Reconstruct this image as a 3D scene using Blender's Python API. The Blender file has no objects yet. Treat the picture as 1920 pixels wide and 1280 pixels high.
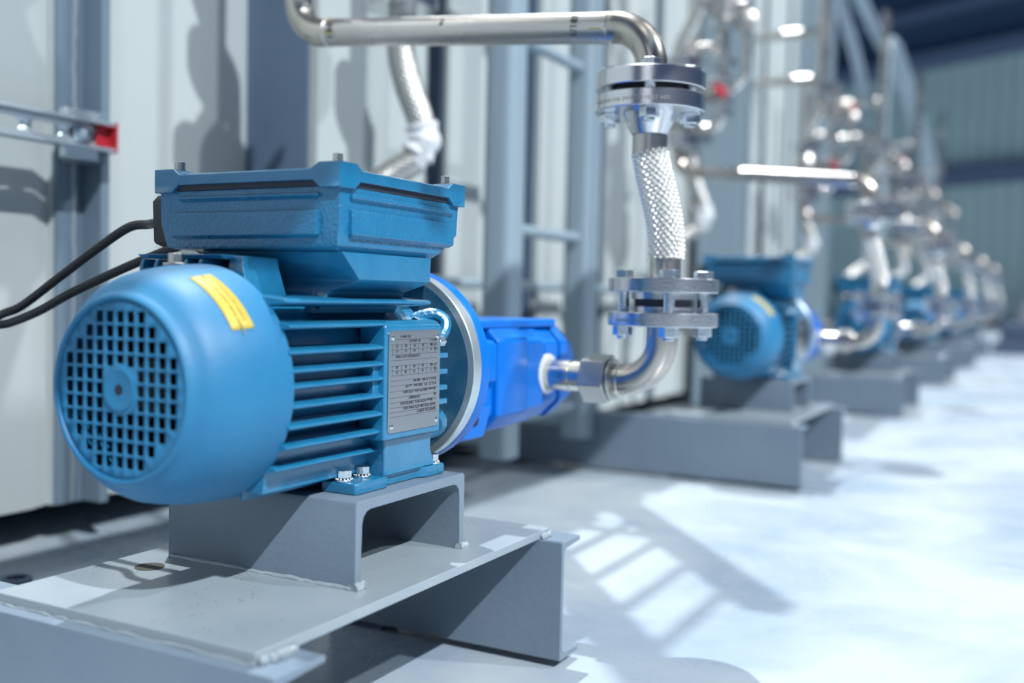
import bpy, bmesh, math, random
from mathutils import Vector, Matrix
random.seed(7)
PI = math.pi
COL = bpy.context.scene.collection
SC = bpy.context.scene

# ------------------------------------------------------------------ camera
CAM_LOC = (0.6387, -0.5588, 0.0786)
FOCAL_PX = 1939.0
cam_d = bpy.data.cameras.new('camera')
cam = bpy.data.objects.new('camera', cam_d)
COL.objects.link(cam)
R = Matrix(((0.88296025, -0.03980477, 0.46775718),
            (0.46893500, 0.02822716, -0.88278151),
            (0.02193546, 0.99880869, 0.04358930)))
cam.matrix_world = Matrix.Translation(CAM_LOC) @ R.to_4x4()
cam_d.sensor_width = 36.0
cam_d.lens = FOCAL_PX / 1920 * 36.0
cam_d.clip_start = 0.02
cam_d.clip_end = 200
cam_d.dof.use_dof = True
cam_d.dof.focus_distance = 1.0
cam_d.dof.aperture_fstop = 2.35
SC.camera = cam

# ------------------------------------------------------------------ world, lights, exposure
w = bpy.data.worlds.new('hall_air')
SC.world = w
w.use_nodes = True
bg = w.node_tree.nodes['Background']
bg.inputs['Color'].default_value = (0.24, 0.46, 1.0, 1)
bg.inputs['Strength'].default_value = 0.075
SC.view_settings.view_transform = 'Standard'
SC.view_settings.look = 'None'
SC.view_settings.exposure = 0.75
SC.view_settings.gamma = 1.0
SC.view_settings.use_curve_mapping = False

def sun(name, d, energy, col, ang):
    l = bpy.data.lights.new(name, 'SUN')
    l.energy = energy; l.color = col; l.angle = math.radians(ang)
    o = bpy.data.objects.new(name, l); COL.objects.link(o)
    o.rotation_euler = Vector(d).to_track_quat('-Z', 'Y').to_euler()
    o.location = Vector(d) * -6
sun('key_light', (-1, .55, -1.13), 2.9, (.95, .98, 1.0), .7)
sun('rear_light', (.62, -.78, -2.6), 2.5, (.95, .98, 1.0), .6)
sun('side_light', (-1, -.35, -.95), .95, (.95, .98, 1.0), 1.4)
def strip(name, loc, rot, sx, sy, energy, col=(1, 1, .93)):
    l = bpy.data.lights.new(name, 'AREA')
    l.shape = 'RECTANGLE'; l.size = sx; l.size_y = sy; l.energy = energy; l.color = col
    o = bpy.data.objects.new(name, l); COL.objects.link(o)
    o.location = loc; o.rotation_euler = rot
for k, y in enumerate((-1.5, 2.5, 6.5, 10.5)):  # added overhead strips, unseen, for streak highlights on the pipes
    strip('overhead_streak', (1.6, y, 4.2), (0, 0, 0), .35, 2.4, 10)
    strip('overhead_streak', (-1.9, y + 1, 4.2), (0, 0, 0), .35, 2.4, 8)

def lamp_at(name, loc, target, sx, energy, col):
    l = bpy.data.lights.new(name, 'AREA'); l.size = sx; l.energy = energy; l.color = col
    o = bpy.data.objects.new(name, l); COL.objects.link(o); o.location = loc
    o.rotation_euler = (Vector(target) - Vector(loc)).to_track_quat('-Z', 'Y').to_euler()
lamp_at('camera_fill', (.9, -2.4, 1.3), (0, .2, 0), 1.0, 3, (.93, .97, 1.0))  # added soft fill from behind the camera, brightens the near faces

# ------------------------------------------------------------------ materials
KALB = .60
def mat(name, col, rough=.5, metal=0.0, bump=0.0, bscale=200, var=0.0, vscale=6, vcol=None, coat=0.0, rvar=0.0, detail=3, dist=.001, emit=None):
    if metal < .5 and name != 'dark_hall_cladding' and 'red' not in name:
        col = tuple(c * KALB for c in col); vcol = tuple(c * KALB for c in vcol) if vcol else None
    m = bpy.data.materials.new(name); m.use_nodes = True
    nt = m.node_tree; b = nt.nodes['Principled BSDF']
    b.inputs['Base Color'].default_value = (*col, 1)
    b.inputs['Roughness'].default_value = rough
    b.inputs['Metallic'].default_value = metal
    b.inputs['Coat Weight'].default_value = coat
    b.inputs['Coat Roughness'].default_value = .12
    tc = nt.nodes.new('ShaderNodeTexCoord')
    if var > 0:
        n = nt.nodes.new('ShaderNodeTexNoise'); n.inputs['Scale'].default_value = vscale
        n.inputs['Detail'].default_value = 5; nt.links.new(tc.outputs['Object'], n.inputs['Vector'])
        r = nt.nodes.new('ShaderNodeMapRange'); r.inputs[1].default_value = .38; r.inputs[2].default_value = .68
        r.inputs[3].default_value = 0; r.inputs[4].default_value = var
        nt.links.new(n.outputs['Fac'], r.inputs[0])
        mx = nt.nodes.new('ShaderNodeMix'); mx.data_type = 'RGBA'
        mx.inputs['A'].default_value = (*col, 1); mx.inputs['B'].default_value = (*(vcol or [c * .6 for c in col]), 1)
        nt.links.new(r.outputs[0], mx.inputs['Factor']); nt.links.new(mx.outputs['Result'], b.inputs['Base Color'])
        if rvar:
            r2 = nt.nodes.new('ShaderNodeMapRange'); r2.inputs[1].default_value = .35; r2.inputs[2].default_value = .65
            r2.inputs[3].default_value = rough; r2.inputs[4].default_value = rough + rvar
            nt.links.new(n.outputs['Fac'], r2.inputs[0]); nt.links.new(r2.outputs[0], b.inputs['Roughness'])
    if bump > 0:
        n2 = nt.nodes.new('ShaderNodeTexNoise'); n2.inputs['Scale'].default_value = bscale
        n2.inputs['Detail'].default_value = detail; nt.links.new(tc.outputs['Object'], n2.inputs['Vector'])
        bp = nt.nodes.new('ShaderNodeBump'); bp.inputs['Strength'].default_value = bump
        bp.inputs['Distance'].default_value = dist
        nt.links.new(n2.outputs['Fac'], bp.inputs['Height']); nt.links.new(bp.outputs['Normal'], b.inputs['Normal'])
    return m

M = {}
M['cover'] = mat('blue_cover_paint', (.008, .205, .45), .46, 0, .25, 90, .5, 9, (.035, .29, .53), coat=.0, rvar=.1)
M['cast'] = mat('blue_cast_paint', (.012, .225, .45), .30, 0, .7, 260, .55, 40, (.04, .30, .56), coat=.6, dist=.0008)
M['rough'] = mat('blue_pebbled_paint', (.012, .23, .47), .34, 0, 1.0, 300, .3, 30, (.04, .28, .52), coat=.5, dist=.0016, detail=2)
M['royal'] = mat('bright_blue_paint', (.0, .20, .80), .34, 0, .15, 60, .3, 12, (.0, .22, .95), coat=.0)
M['royal'].node_tree.nodes['Principled BSDF'].inputs['Specular IOR Level'].default_value = .25
M['petrol'] = mat('dusty_petrol_blue', (.03, .16, .30), .42, .35, .3, 300, .6, 30, (.12, .27, .38))
M['edge'] = mat('bare_machined_edge', (.55, .62, .64), .35, .8)
M['grey'] = mat('grey_frame_paint', (.23, .31, .40), .42, 0, .5, 160, .35, 10, (.30, .38, .45), coat=.15, dist=.0008)
M['weld'] = mat('painted_weld', (.42, .50, .56), .3, 0, .9, 120, coat=.3, dist=.002)
M['plate'] = mat('grey_plate_paint', (.38, .46, .52), .40, 0, .35, 60, .5, 14, (.48, .55, .60), coat=.2, dist=.0008)
M['tank'] = mat('pale_tank_paint', (.61, .68, .69), .5, 0, .25, 40, .4, 3, (.68, .73, .73))
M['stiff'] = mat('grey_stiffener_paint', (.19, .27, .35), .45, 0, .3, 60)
M['shade_plate'] = mat('rib_shade_tone', (.13, .20, .31), .45, 0, .3, 60, .3, 5, (.18, .26, .37))  # shade of the rib faces put into the colour
M['ladder'] = mat('light_blue_grey_paint', (.36, .47, .55), .4, 0, .2, 80)
M['steel'] = mat('stainless_pipe', (.62, .60, .57), .22, 1, .12, 90, .4, 12, (.48, .46, .43), rvar=.14)
M['elbow'] = mat('heat_tinted_elbow', (.46, .42, .38), .24, 1, .12, 90, .6, 26, (.66, .62, .55), rvar=.1)
M['flange'] = mat('machined_flange', (.66, .67, .69), .24, 1, .1, 400)
M['dull'] = mat('dull_steel', (.50, .49, .47), .36, 1, .2, 150)
M['zinc'] = mat('zinc_bolt', (.72, .78, .82), .25, 1, .1, 200)
M['braid'] = mat('steel_braid', (.70, .70, .67), .27, 1)
M['braid2'] = mat('dull_steel_braid', (.50, .50, .48), .36, 1)
M['galv'] = mat('galvanised_strut', (.52, .60, .66), .38, .75, .2, 90, .4, 20, (.62, .68, .72))
M['red'] = mat('red_plastic', (.36, .02, .03), .4)
M['black'] = mat('black_rubber', (.006, .010, .020), .45, 0, .1, 80)
M['dark'] = mat('dark_plastic', (.012, .014, .03), .45)
M['gasket'] = mat('dark_gasket', (.02, .03, .06), .6)
M['yellow'] = mat('yellow_sticker', (.80, .60, .06), .45, 0, 0, 1, .4, 60, (.86, .70, .14))
M['ink'] = mat('sticker_ink', (.30, .24, .06), .6)
M['inkb'] = mat('black_marker', (.02, .02, .05), .5)
M['yink'] = mat('yellow_marker', (.75, .50, .03), .5)
M['nameplate'] = mat('brushed_nameplate', (.40, .40, .41), .13, 1, .02, 300)
M['print'] = mat('plate_print', (.06, .06, .08), .5)
M['white'] = mat('white_wrap', (.95, 1.0, 1.05), .5, 0, .6, 60, dist=.004)
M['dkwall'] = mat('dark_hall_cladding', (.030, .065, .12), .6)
M['beam'] = mat('hall_beam_paint', (.16, .22, .36), .5)
M['rust'] = mat('rusty_hole', (.10, .09, .07), .8)
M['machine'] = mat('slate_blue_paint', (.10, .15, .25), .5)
M['wire'] = mat('yellow_green_wire', (.45, .42, .05), .5)

def chips(m, dark):
    nt = m.node_tree; b = nt.nodes['Principled BSDF']; L = nt.links
    src = b.inputs['Base Color'].links[0].from_socket
    tc = nt.nodes.new('ShaderNodeTexCoord'); mp = nt.nodes.new('ShaderNodeMapping'); mp.inputs['Scale'].default_value = (1, .45, 1)
    L.new(tc.outputs['Object'], mp.inputs['Vector'])
    a = nt.nodes.new('ShaderNodeTexNoise'); a.inputs['Scale'].default_value = 380; a.inputs['Detail'].default_value = 1; L.new(mp.outputs['Vector'], a.inputs['Vector'])
    c = nt.nodes.new('ShaderNodeTexNoise'); c.inputs['Scale'].default_value = 11; L.new(tc.outputs['Object'], c.inputs['Vector'])
    r1 = nt.nodes.new('ShaderNodeMapRange'); r1.inputs[1].default_value = .71; r1.inputs[2].default_value = .73; L.new(a.outputs['Fac'], r1.inputs[0])
    r2 = nt.nodes.new('ShaderNodeMapRange'); r2.inputs[1].default_value = .54; r2.inputs[2].default_value = .60; L.new(c.outputs['Fac'], r2.inputs[0])
    mu = nt.nodes.new('ShaderNodeMath'); mu.operation = 'MULTIPLY'; L.new(r1.outputs[0], mu.inputs[0]); L.new(r2.outputs[0], mu.inputs[1])
    mx = nt.nodes.new('ShaderNodeMix'); mx.data_type = 'RGBA'; L.new(mu.outputs[0], mx.inputs['Factor']); L.new(src, mx.inputs['A'])
    mx.inputs['B'].default_value = (*dark, 1); L.new(mx.outputs['Result'], b.inputs['Base Color'])
chips(M['plate'], (.05, .05, .05))

def wall_ribbed():
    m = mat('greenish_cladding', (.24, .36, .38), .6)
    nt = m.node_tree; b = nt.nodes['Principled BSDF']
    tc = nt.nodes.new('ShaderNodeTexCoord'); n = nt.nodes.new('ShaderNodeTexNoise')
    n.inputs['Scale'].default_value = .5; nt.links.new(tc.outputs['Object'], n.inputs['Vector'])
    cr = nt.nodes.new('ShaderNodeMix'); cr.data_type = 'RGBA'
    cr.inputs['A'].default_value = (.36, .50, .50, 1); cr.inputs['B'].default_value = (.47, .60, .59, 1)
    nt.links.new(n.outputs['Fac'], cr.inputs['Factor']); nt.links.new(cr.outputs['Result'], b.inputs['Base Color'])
    return m
M['clad'] = wall_ribbed()

def floor_mat():
    m = bpy.data.materials.new('glossy_floor_coating'); m.use_nodes = True
    nt = m.node_tree; b = nt.nodes['Principled BSDF']
    tc = nt.nodes.new('ShaderNodeTexCoord')
    n = nt.nodes.new('ShaderNodeTexNoise'); n.inputs['Scale'].default_value = 2.6; n.inputs['Detail'].default_value = 7
    n.inputs['Roughness'].default_value = .62; n.inputs['Distortion'].default_value = .6
    nt.links.new(tc.outputs['Object'], n.inputs['Vector'])
    r = nt.nodes.new('ShaderNodeValToRGB')
    r.color_ramp.elements[0].position = .36; r.color_ramp.elements[0].color = (.27, .34, .42, 1)
    r.color_ramp.elements[1].position = .60; r.color_ramp.elements[1].color = (.37, .42, .455, 1)
    nt.links.new(n.outputs['Fac'], r.inputs['Fac']); nt.links.new(r.outputs['Color'], b.inputs['Base Color'])
    r2 = nt.nodes.new('ShaderNodeMapRange'); r2.inputs[1].default_value = .35; r2.inputs[2].default_value = .65
    r2.inputs[3].default_value = .22; r2.inputs[4].default_value = .42
    nt.links.new(n.outputs['Fac'], r2.inputs[0]); nt.links.new(r2.outputs[0], b.inputs['Roughness'])
    n2 = nt.nodes.new('ShaderNodeTexNoise'); n2.inputs['Scale'].default_value = 14; n2.inputs['Detail'].default_value = 4
    nt.links.new(tc.outputs['Object'], n2.inputs['Vector'])
    bp = nt.nodes.new('ShaderNodeBump'); bp.inputs['Strength'].default_value = .25; bp.inputs['Distance'].default_value = .004
    nt.links.new(n2.outputs['Fac'], bp.inputs['Height']); nt.links.new(bp.outputs['Normal'], b.inputs['Normal'])
    return m
M['floor'] = floor_mat()

# ------------------------------------------------------------------ mesh helpers
class G:
    def __init__(s): s.bm = bmesh.new()
    def vs(s, pts): return [s.bm.verts.new(p) for p in pts]
    def box(s, x0, x1, y0, y1, z0, z1):
        return s.loft([(z0, x0, x1, y0, y1), (z1, x0, x1, y0, y1)])
    def loft(s, levels):
        rings = []
        for (z, x0, x1, y0, y1) in levels:
            rings.append(s.vs([(x0, y0, z), (x1, y0, z), (x1, y1, z), (x0, y1, z)]))
        s.rings(rings, True); return s
    def rings(s, rings, caps=True, closed=False):
        f = s.bm.faces
        n = len(rings[0])
        pairs = list(zip(rings[:-1], rings[1:]))
        if closed: pairs.append((rings[-1], rings[0]))
        for a, b in pairs:
            for i in range(n):
                j = (i + 1) % n
                try: f.new((a[i], a[j], b[j], b[i]))
                except ValueError: pass
        if caps and not closed:
            f.new(list(reversed(rings[0]))); f.new(rings[-1])
    def frame(s, d):
        d = Vector(d).normalized()
        u = d.orthogonal().normalized() if abs(d.z) < .99 and abs(d.x) < .99 and abs(d.y) < .99 else \
            (Vector((1, 0, 0)) if abs(d.x) < .9 else Vector((0, 1, 0)))
        u = (u - d * u.dot(d)).normalized()
        return u, d.cross(u)
    def cyl(s, a, b, r, seg=24, r2=None, rot=0):
        a = Vector(a); b = Vector(b); u, v = s.frame(b - a)
        r2 = r if r2 is None else r2
        R_ = []
        for p, rr in ((a, r), (b, r2)):
            R_.append(s.vs([p + (u * math.cos(2 * PI * i / seg + rot) + v * math.sin(2 * PI * i / seg + rot)) * rr for i in range(seg)]))
        s.rings(R_); return s
    def lathe(s, prof, o=(0, 0, 0), ax=(0, 1, 0), seg=96, caps=True, closed=False):
        o = Vector(o); d = Vector(ax).normalized(); u, v = s.frame(d)
        R_ = [s.vs([o + d * t + (u * math.cos(2 * PI * i / seg) + v * math.sin(2 * PI * i / seg)) * r for i in range(seg)]) for t, r in prof]
        s.rings(R_, caps, closed); return s
    def tube(s, pts, r, seg=16, fn=None):
        pts = [Vector(p) for p in pts]
        d0 = (pts[1] - pts[0]).normalized(); u, v = s.frame(d0)
        R_ = []; L = 0
        for i, p in enumerate(pts):
            d = (pts[min(i + 1, len(pts) - 1)] - pts[max(i - 1, 0)]).normalized()
            u = (u - d * u.dot(d)).normalized(); v = d.cross(u)
            if i: L += (p - pts[i - 1]).length
            rr = r[i] if isinstance(r, (list, tuple)) else r
            ring = []
            for k in range(seg):
                a = 2 * PI * k / seg
                q = rr + (fn(a, L) if fn else 0)
                ring.append(p + (u * math.cos(a) + v * math.sin(a)) * q)
            R_.append(s.vs(ring))
        s.rings(R_); return s
    def prism(s, poly, ax, a, b):
        # poly in the two remaining axes, in order (x,y,z) without ax
        def P(p, t):
            return {'x': (t, p[0], p[1]), 'y': (p[0], t, p[1]), 'z': (p[0], p[1], t)}[ax]
        s.rings([s.vs([P(p, a) for p in poly]), s.vs([P(p, b) for p in poly])]); return s
    def hexa(s, a, b, r, rot=0): return s.cyl(a, b, r, 6, rot=rot)

ROOTLOC = {}
def finish(name, g, m, parent=None, bevel=0.0, ang=35, subsurf=0, merge=False):
    bm = g.bm if isinstance(g, G) else g
    loc = Vector((0, 0, 0)); p = parent
    while p is not None and p.parent is not None: p = p.parent
    if p is not None: loc = Vector(ROOTLOC.get(p.name, (0, 0, 0)))
    bmesh.ops.recalc_face_normals(bm, faces=bm.faces)
    if loc.length: bmesh.ops.translate(bm, verts=bm.verts, vec=-loc)
    me = bpy.data.meshes.new(name); bm.to_mesh(me); bm.free()
    me.materials.append(m)
    for f in me.polygons: f.use_smooth = True
    me.set_sharp_from_angle(angle=math.radians(ang))
    o = bpy.data.objects.new(name, me); COL.objects.link(o)
    if parent is not None: o.parent = parent
    if bevel:
        b = o.modifiers.new('bevel', 'BEVEL'); b.width = bevel; b.segments = 2; b.limit_method = 'ANGLE'; b.angle_limit = math.radians(40)
        b.harden_normals = True
    return o
def thing(name, label, cat, loc, group=None):
    o = bpy.data.objects.new(name, None); COL.objects.link(o)
    o.location = loc; o.empty_display_size = .05
    ROOTLOC[o.name] = tuple(loc)
    o['label'] = label; o['category'] = cat
    if group: o['group'] = group
    return o
def tag(o, label, cat, group=None):
    o['label'] = label; o['category'] = cat
    if group: o['group'] = group
    return o
def struct(o): o['kind'] = 'structure'; return o
def clone(root, dv, label, skip=()):
    r = root.copy(); COL.objects.link(r)
    r.location = root.location + Vector(dv); r['label'] = label
    for ch in root.children:
        if ch.name in skip: continue
        c = ch.copy(); COL.objects.link(c); c.parent = r
        for gch in ch.children:
            d = gch.copy(); COL.objects.link(d); d.parent = c
    return r
def textmesh(txt, size, align='LEFT'):
    cu = bpy.data.curves.new('t', 'FONT'); cu.body = txt; cu.size = size; cu.align_x = align
    cu.resolution_u = 2; cu.offset = size * .02
    o = bpy.data.objects.new('t', cu); me = bpy.data.meshes.new_from_object(o)
    out = ([v.co.copy() for v in me.vertices], [tuple(p.vertices) for p in me.polygons])
    bpy.data.objects.remove(o); bpy.data.curves.remove(cu); bpy.data.meshes.remove(me)
    return out
def addtext(g, txt, size, fn, align='LEFT'):
    v, f = textmesh(txt, size, align)
    vs = [g.bm.verts.new(fn(p.x, p.y)) for p in v]
    for q in f:
        try: g.bm.faces.new([vs[i] for i in q])
        except ValueError: pass
def arc(c, r, a0, a1, n, pl):
    # pl maps (u,v) to 3d
    return [pl(c[0] + r * math.cos(a0 + (a1 - a0) * i / n), c[1] + r * math.sin(a0 + (a1 - a0) * i / n)) for i in range(n + 1)]
def smooth_path(pts, n=12):
    P = [Vector(p) for p in pts]; out = []
    for i in range(len(P) - 1):
        p0 = P[max(i - 1, 0)]; p1 = P[i]; p2 = P[i + 1]; p3 = P[min(i + 2, len(P) - 1)]
        for k in range(n):
            t = k / n
            out.append(.5 * ((2 * p1) + (p2 - p0) * t + (2 * p0 - 5 * p1 + 4 * p2 - p3) * t * t + (3 * p1 - p0 - 3 * p2 + p3) * t ** 3))
    out.append(P[-1]); return out

FLOOR = -.328
# ------------------------------------------------------------------ structure
g = G(); g.box(-14, 12, -6, 34, FLOOR - .1, FLOOR)
struct(finish('floor', g, M['floor']))

# tank wall: folded steel panels, seen edge-on, hanging clear of the floor
poly = [(-.75, -2.6), (-.75, .494), (-.762, .529), (-.75, .530), (-.75, .965), (-.60, .985)]
y = .985
k = 0
while y < 5.3:
    ys = y
    poly += [(-.60, ys + .15), (-.622, ys + .17), (-.622, ys + .20), (-.60, ys + .22), (-.60, ys + .375), (-.75, ys + .395), (-.75, ys + .445), (-.60, ys + .465)]
    y += .465
poly = poly + [(-1.5, y), (-1.5, -2.6)]
g = G(); g.prism(poly, 'z', -.265, 1.8)
struct(finish('wall_left', g, M['tank'], ang=20))
# weld bead and the fin-like stiffener with its pale edge
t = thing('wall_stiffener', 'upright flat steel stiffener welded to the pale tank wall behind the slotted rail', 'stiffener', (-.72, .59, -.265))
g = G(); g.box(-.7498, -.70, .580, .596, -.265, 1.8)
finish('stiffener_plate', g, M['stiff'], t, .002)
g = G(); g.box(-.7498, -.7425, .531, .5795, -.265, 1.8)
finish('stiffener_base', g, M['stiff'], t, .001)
pts = [(-.7435 + random.uniform(-.0008, .0008), .562 + random.uniform(-.0015, .0015), -.263 + i * .0172) for i in range(120)]
g = G(); g.tube(pts, [.0036 + random.uniform(0, .0016) for _ in pts], 8)
finish('weld_bead', g, M['weld'], t)
# added plates, slate colour paints in the shade on each rib's near side
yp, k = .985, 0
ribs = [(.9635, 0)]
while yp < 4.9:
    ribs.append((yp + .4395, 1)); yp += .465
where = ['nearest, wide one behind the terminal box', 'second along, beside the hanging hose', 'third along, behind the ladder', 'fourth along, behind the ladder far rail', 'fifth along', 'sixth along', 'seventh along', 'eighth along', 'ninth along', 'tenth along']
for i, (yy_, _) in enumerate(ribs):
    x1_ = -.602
    o = finish('wall_shade_plate', (lambda g: (g.box(-.749, x1_, yy_ - .006, yy_ + .0, -.262, 1.8), g)[1])(G()), M['shade_plate'], None, .001)
    tag(o, 'added slate blue plate painting the shade on a tank wall rib, %s' % where[min(i, 9)], 'shade_plate', 'added shade plates on the tank wall ribs')
# skid rail carrying the tanks, set far back in shade
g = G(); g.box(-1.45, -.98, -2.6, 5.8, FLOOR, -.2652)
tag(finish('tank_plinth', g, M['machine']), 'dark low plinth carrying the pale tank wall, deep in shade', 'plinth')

# back wall of the hall, slightly skewed to the row
d_cam = Vector((-1260, 112, -1939)).normalized()
wd = R @ d_cam; wd.z = 0; wd.normalize()            # horizontal run of the wall
def px_ray(x, y): return R @ Vector((x - 960, 640 - y, -FOCAL_PX))
def px_hit_y(x, y, Y):
    d = px_ray(x, y); t_ = (Y - CAM_LOC[1]) / d.y; return Vector(CAM_LOC) + d * t_
P0 = px_hit_y(1850, 500, 20.0)
zb = lambda yy: px_hit_y(1850, yy, 20.0).z
wn = Vector((-wd.y, wd.x, 0))
if wn.y < 0: wn = -wn
def back_slab(name, m, z0, z1, depth0, depth1, ribs=False, a=-9, b=17):
    g = G()
    if not ribs:
        c = [P0 + wd * a + wn * depth0, P0 + wd * b + wn * depth0, P0 + wd * b + wn * depth1, P0 + wd * a + wn * depth1]
        g.prism([(p.x, p.y) for p in c], 'z', z0, z1)
    else:
        pts = []; s = a; pitch = .30
        while s < b:
            for ds, dd in ((0, 0), (.15, 0), (.19, .08), (.26, .08)):
                pts.append(P0 + wd * (s + ds) + wn * (depth0 + dd))
            s += pitch
        pts += [P0 + wd * b + wn * depth1, P0 + wd * a + wn * depth1]
        g.prism([(p.x, p.y) for p in pts], 'z', z0, z1)
    return struct(finish(name, g, m))
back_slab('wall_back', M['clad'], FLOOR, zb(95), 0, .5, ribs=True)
back_slab('trim_1', M['beam'], zb(345), zb(311), -.22, -.002)
back_slab('trim_2', M['beam'], zb(110), zb(84), -.4, -.002)
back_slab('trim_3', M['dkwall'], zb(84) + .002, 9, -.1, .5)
back_slab('trim_4', M['beam'], zb(12), zb(-6), -.35, -.102)

# ------------------------------------------------------------------ skid (one welded thing)
GR_SKID = 'grey steel pump skids along the tank row'
skid = thing('pump_skid', 'grey painted steel skid nearest the camera, carrying the foreground blue motor', 'skid', (.0, .25, FLOOR), GR_SKID)
g = G(); g.box(-.146, .142, 0.0, .479, -.188, -.179)
finish('base_plate', g, M['plate'], skid, .0012)
def channel_beam(y0, y1, x0, x1, z0, z1, tf=.008, tw=.006):
    # web on the -y side, flanges towards +y, profile in (y,z)
    prof = [(y0, z0), (y1, z0), (y1, z0 + tf * .7), (y0 + tw + .004, z0 + tf), (y0 + tw, z0 + tf + .005), (y0 + tw, z1 - tf - .005), (y0 + tw + .004, z1 - tf), (y1, z1 - tf * .7), (y1, z1), (y0, z1)]
    g = G(); g.prism(prof, 'x', x0, x1); return g
finish('front_beam', channel_beam(-.013, .044, -.59, .170, -.3195, -.1882), M['grey'], skid, .0015)
finish('rear_beam', channel_beam(.454, .501, -.145, .170, -.3195, -.1882), M['grey'], skid, .0015)
for (px_, py_) in ((-.1, .0), (-.1, .46), (-.55, .0)):
    g = G(); g.box(px_ - .03, px_ + .03, py_, py_ + .035, FLOOR + .0005, -.3195)
    finish('levelling_pad', g, M['machine'], skid)
# riser channel: open towards the floor, runs across the skid
xo, xi = -.115, .1075
y0, y1, z0, z1, tt = .163, .347, -.1792, -.102, .0095
prof = [(y0, z0), (y0, z1 - .004), (y0 + .0012, z1 - .0012), (y0 + .004, z1), (y1 - .004, z1), (y1 - .0012, z1 - .0012), (y1, z1 - .004), (y1, z0), (y1 - tt * .8, z0)]
prof += [(y1 - tt, z1 - tt - .012)] + [(y1 - tt - .012 + .012 * math.cos(a), z1 - tt - .012 + .012 * math.sin(a)) for a in (PI / 6, PI / 3, PI / 2)]
prof += [(y0 + tt + .012 + .012 * math.cos(a), z1 - tt - .012 + .012 * math.sin(a)) for a in (PI / 2, 2 * PI / 3, 5 * PI / 6, PI)] + [(y0 + tt * .8, z0)]
g = G(); g.prism(prof, 'x', xo, xi)
finish('riser_channel', g, M['grey'], skid, .0006)
def bead(pts, r):
    P = smooth_path(pts, 10); g = G()
    g.tube([p + Vector((random.uniform(-.0008, .0008), random.uniform(-.0008, .0008), random.uniform(-.0004, .0006))) for p in P], [r * random.uniform(.8, 1.2) for _ in P], 8); return g
for pts, r in (([(-.11, .1622, -.1785), (-.03, .1622, -.1785), (.05, .1622, -.1785), (.106, .1622, -.1785)], .0022),
               ([(.1085, .160, -.1775), (.1088, .174, -.1772)], .0048), ([(.1085, .337, -.1775), (.1088, .350, -.1772)], .0048),
               ([(.1435, .002, -.186), (.144, .020, -.1865), (.1435, .04, -.187)], .0038),
               ([(-.145, -.0008, -.1878), (-.08, -.0008, -.1878), (.0, -.0008, -.1878), (.142, -.0008, -.1878)], .0013),
               ([(.1425, .456, -.186), (.143, .478, -.1865)], .0036), ([(.05, .481, -.186), (.142, .481, -.186)], .003),
               ([(.05, .349, -.178), (.106, .349, -.178)], .003)):
    finish('weld_bead', bead(pts, r), M['weld'], skid)
# bolt hole with a rusty rim, lying as a shallow pad on the plate
g = G(); g.cyl((-.098, .124, -.1792), (-.098, .124, -.1786), .0135, 32)
finish('rusty_hole', g, M['rust'], skid)
skid['label'] = 'grey painted steel skid nearest the camera, carrying the foreground blue motor'

# ------------------------------------------------------------------ electric motor
GR_MOTOR = 'blue electric motors on the pump skids'
mo = thing('electric_motor', 'large sharp blue electric motor in the foreground with square-hole fan grille and steel nameplate', 'motor', (0, .26, -.102), GR_MOTOR)
# fan cover shell
prof = [(.0035, .0688), (.0008, .0700), (.0, .0718), (.0012, .0738), (.0042, .0752), (.0075, .0775), (.011, .0822), (.017, .0872), (.026, .0915), (.040, .0950), (.058, .0980), (.078, .0996), (.088, .1000),
        (.088, .0985), (.06, .0965), (.03, .091), (.012, .080), (.006, .0725)]
g = G(); g.lathe(prof, closed=True, seg=128)
cover = finish('fan_cover', g, M['cover'], mo, ang=40)
# grille: plate with square holes
P = .01125; HW, HH = .0039, .0045
bm = bmesh.new()
def loop(pts):
    v = [bm.verts.new(p) for p in pts]
    for i in range(len(v)): bm.edges.new((v[i], v[(i + 1) % len(v)]))
loop([(.0705 * math.cos(2 * PI * i / 96), .003, .0705 * math.sin(2 * PI * i / 96)) for i in range(96)])
lens = {5: 2, 4: 3, 3: 4, 2: 5, 1: 5, 0: 5}
for j in range(-5, 6):
    for i in range(-lens[abs(j)], lens[abs(j)] + 1):
        if abs(i) <= 1 and abs(j) <= 1: continue
        cx, cz = i * P, j * P * 1.0
        z0_, z1_ = cz - HH, cz + HH
        if i == 0 and j == 2: z0_ += .0022
        if i == 0 and j == -2: z1_ -= .0022
        loop([(cx - HW, .003, z0_), (cx + HW, .003, z0_), (cx + HW, .003, z1_), (cx - HW, .003, z1_)])
bmesh.ops.triangle_fill(bm, edges=bm.edges, use_beauty=True, use_dissolve=False)
gr = finish('fan_grille', bm, M['cover'], cover)
sm = gr.modifiers.new('thick', 'SOLIDIFY'); sm.thickness = .0016; sm.offset = 0
g = G(); g.lathe([(.0036, .0170), (.0010, .0168), (.0006, .0150), (.0012, .0136), (.0012, .0042), (.0032, .0038), (.006, .0036)], seg=64, caps=False)
finish('grille_hub', g, M['cover'], cover)
g = G(); g.cyl((0, .0008, 0), (0, .0018, 0), .0038, 24)
finish('hub_hole', g, M['dark'], cover)
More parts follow.
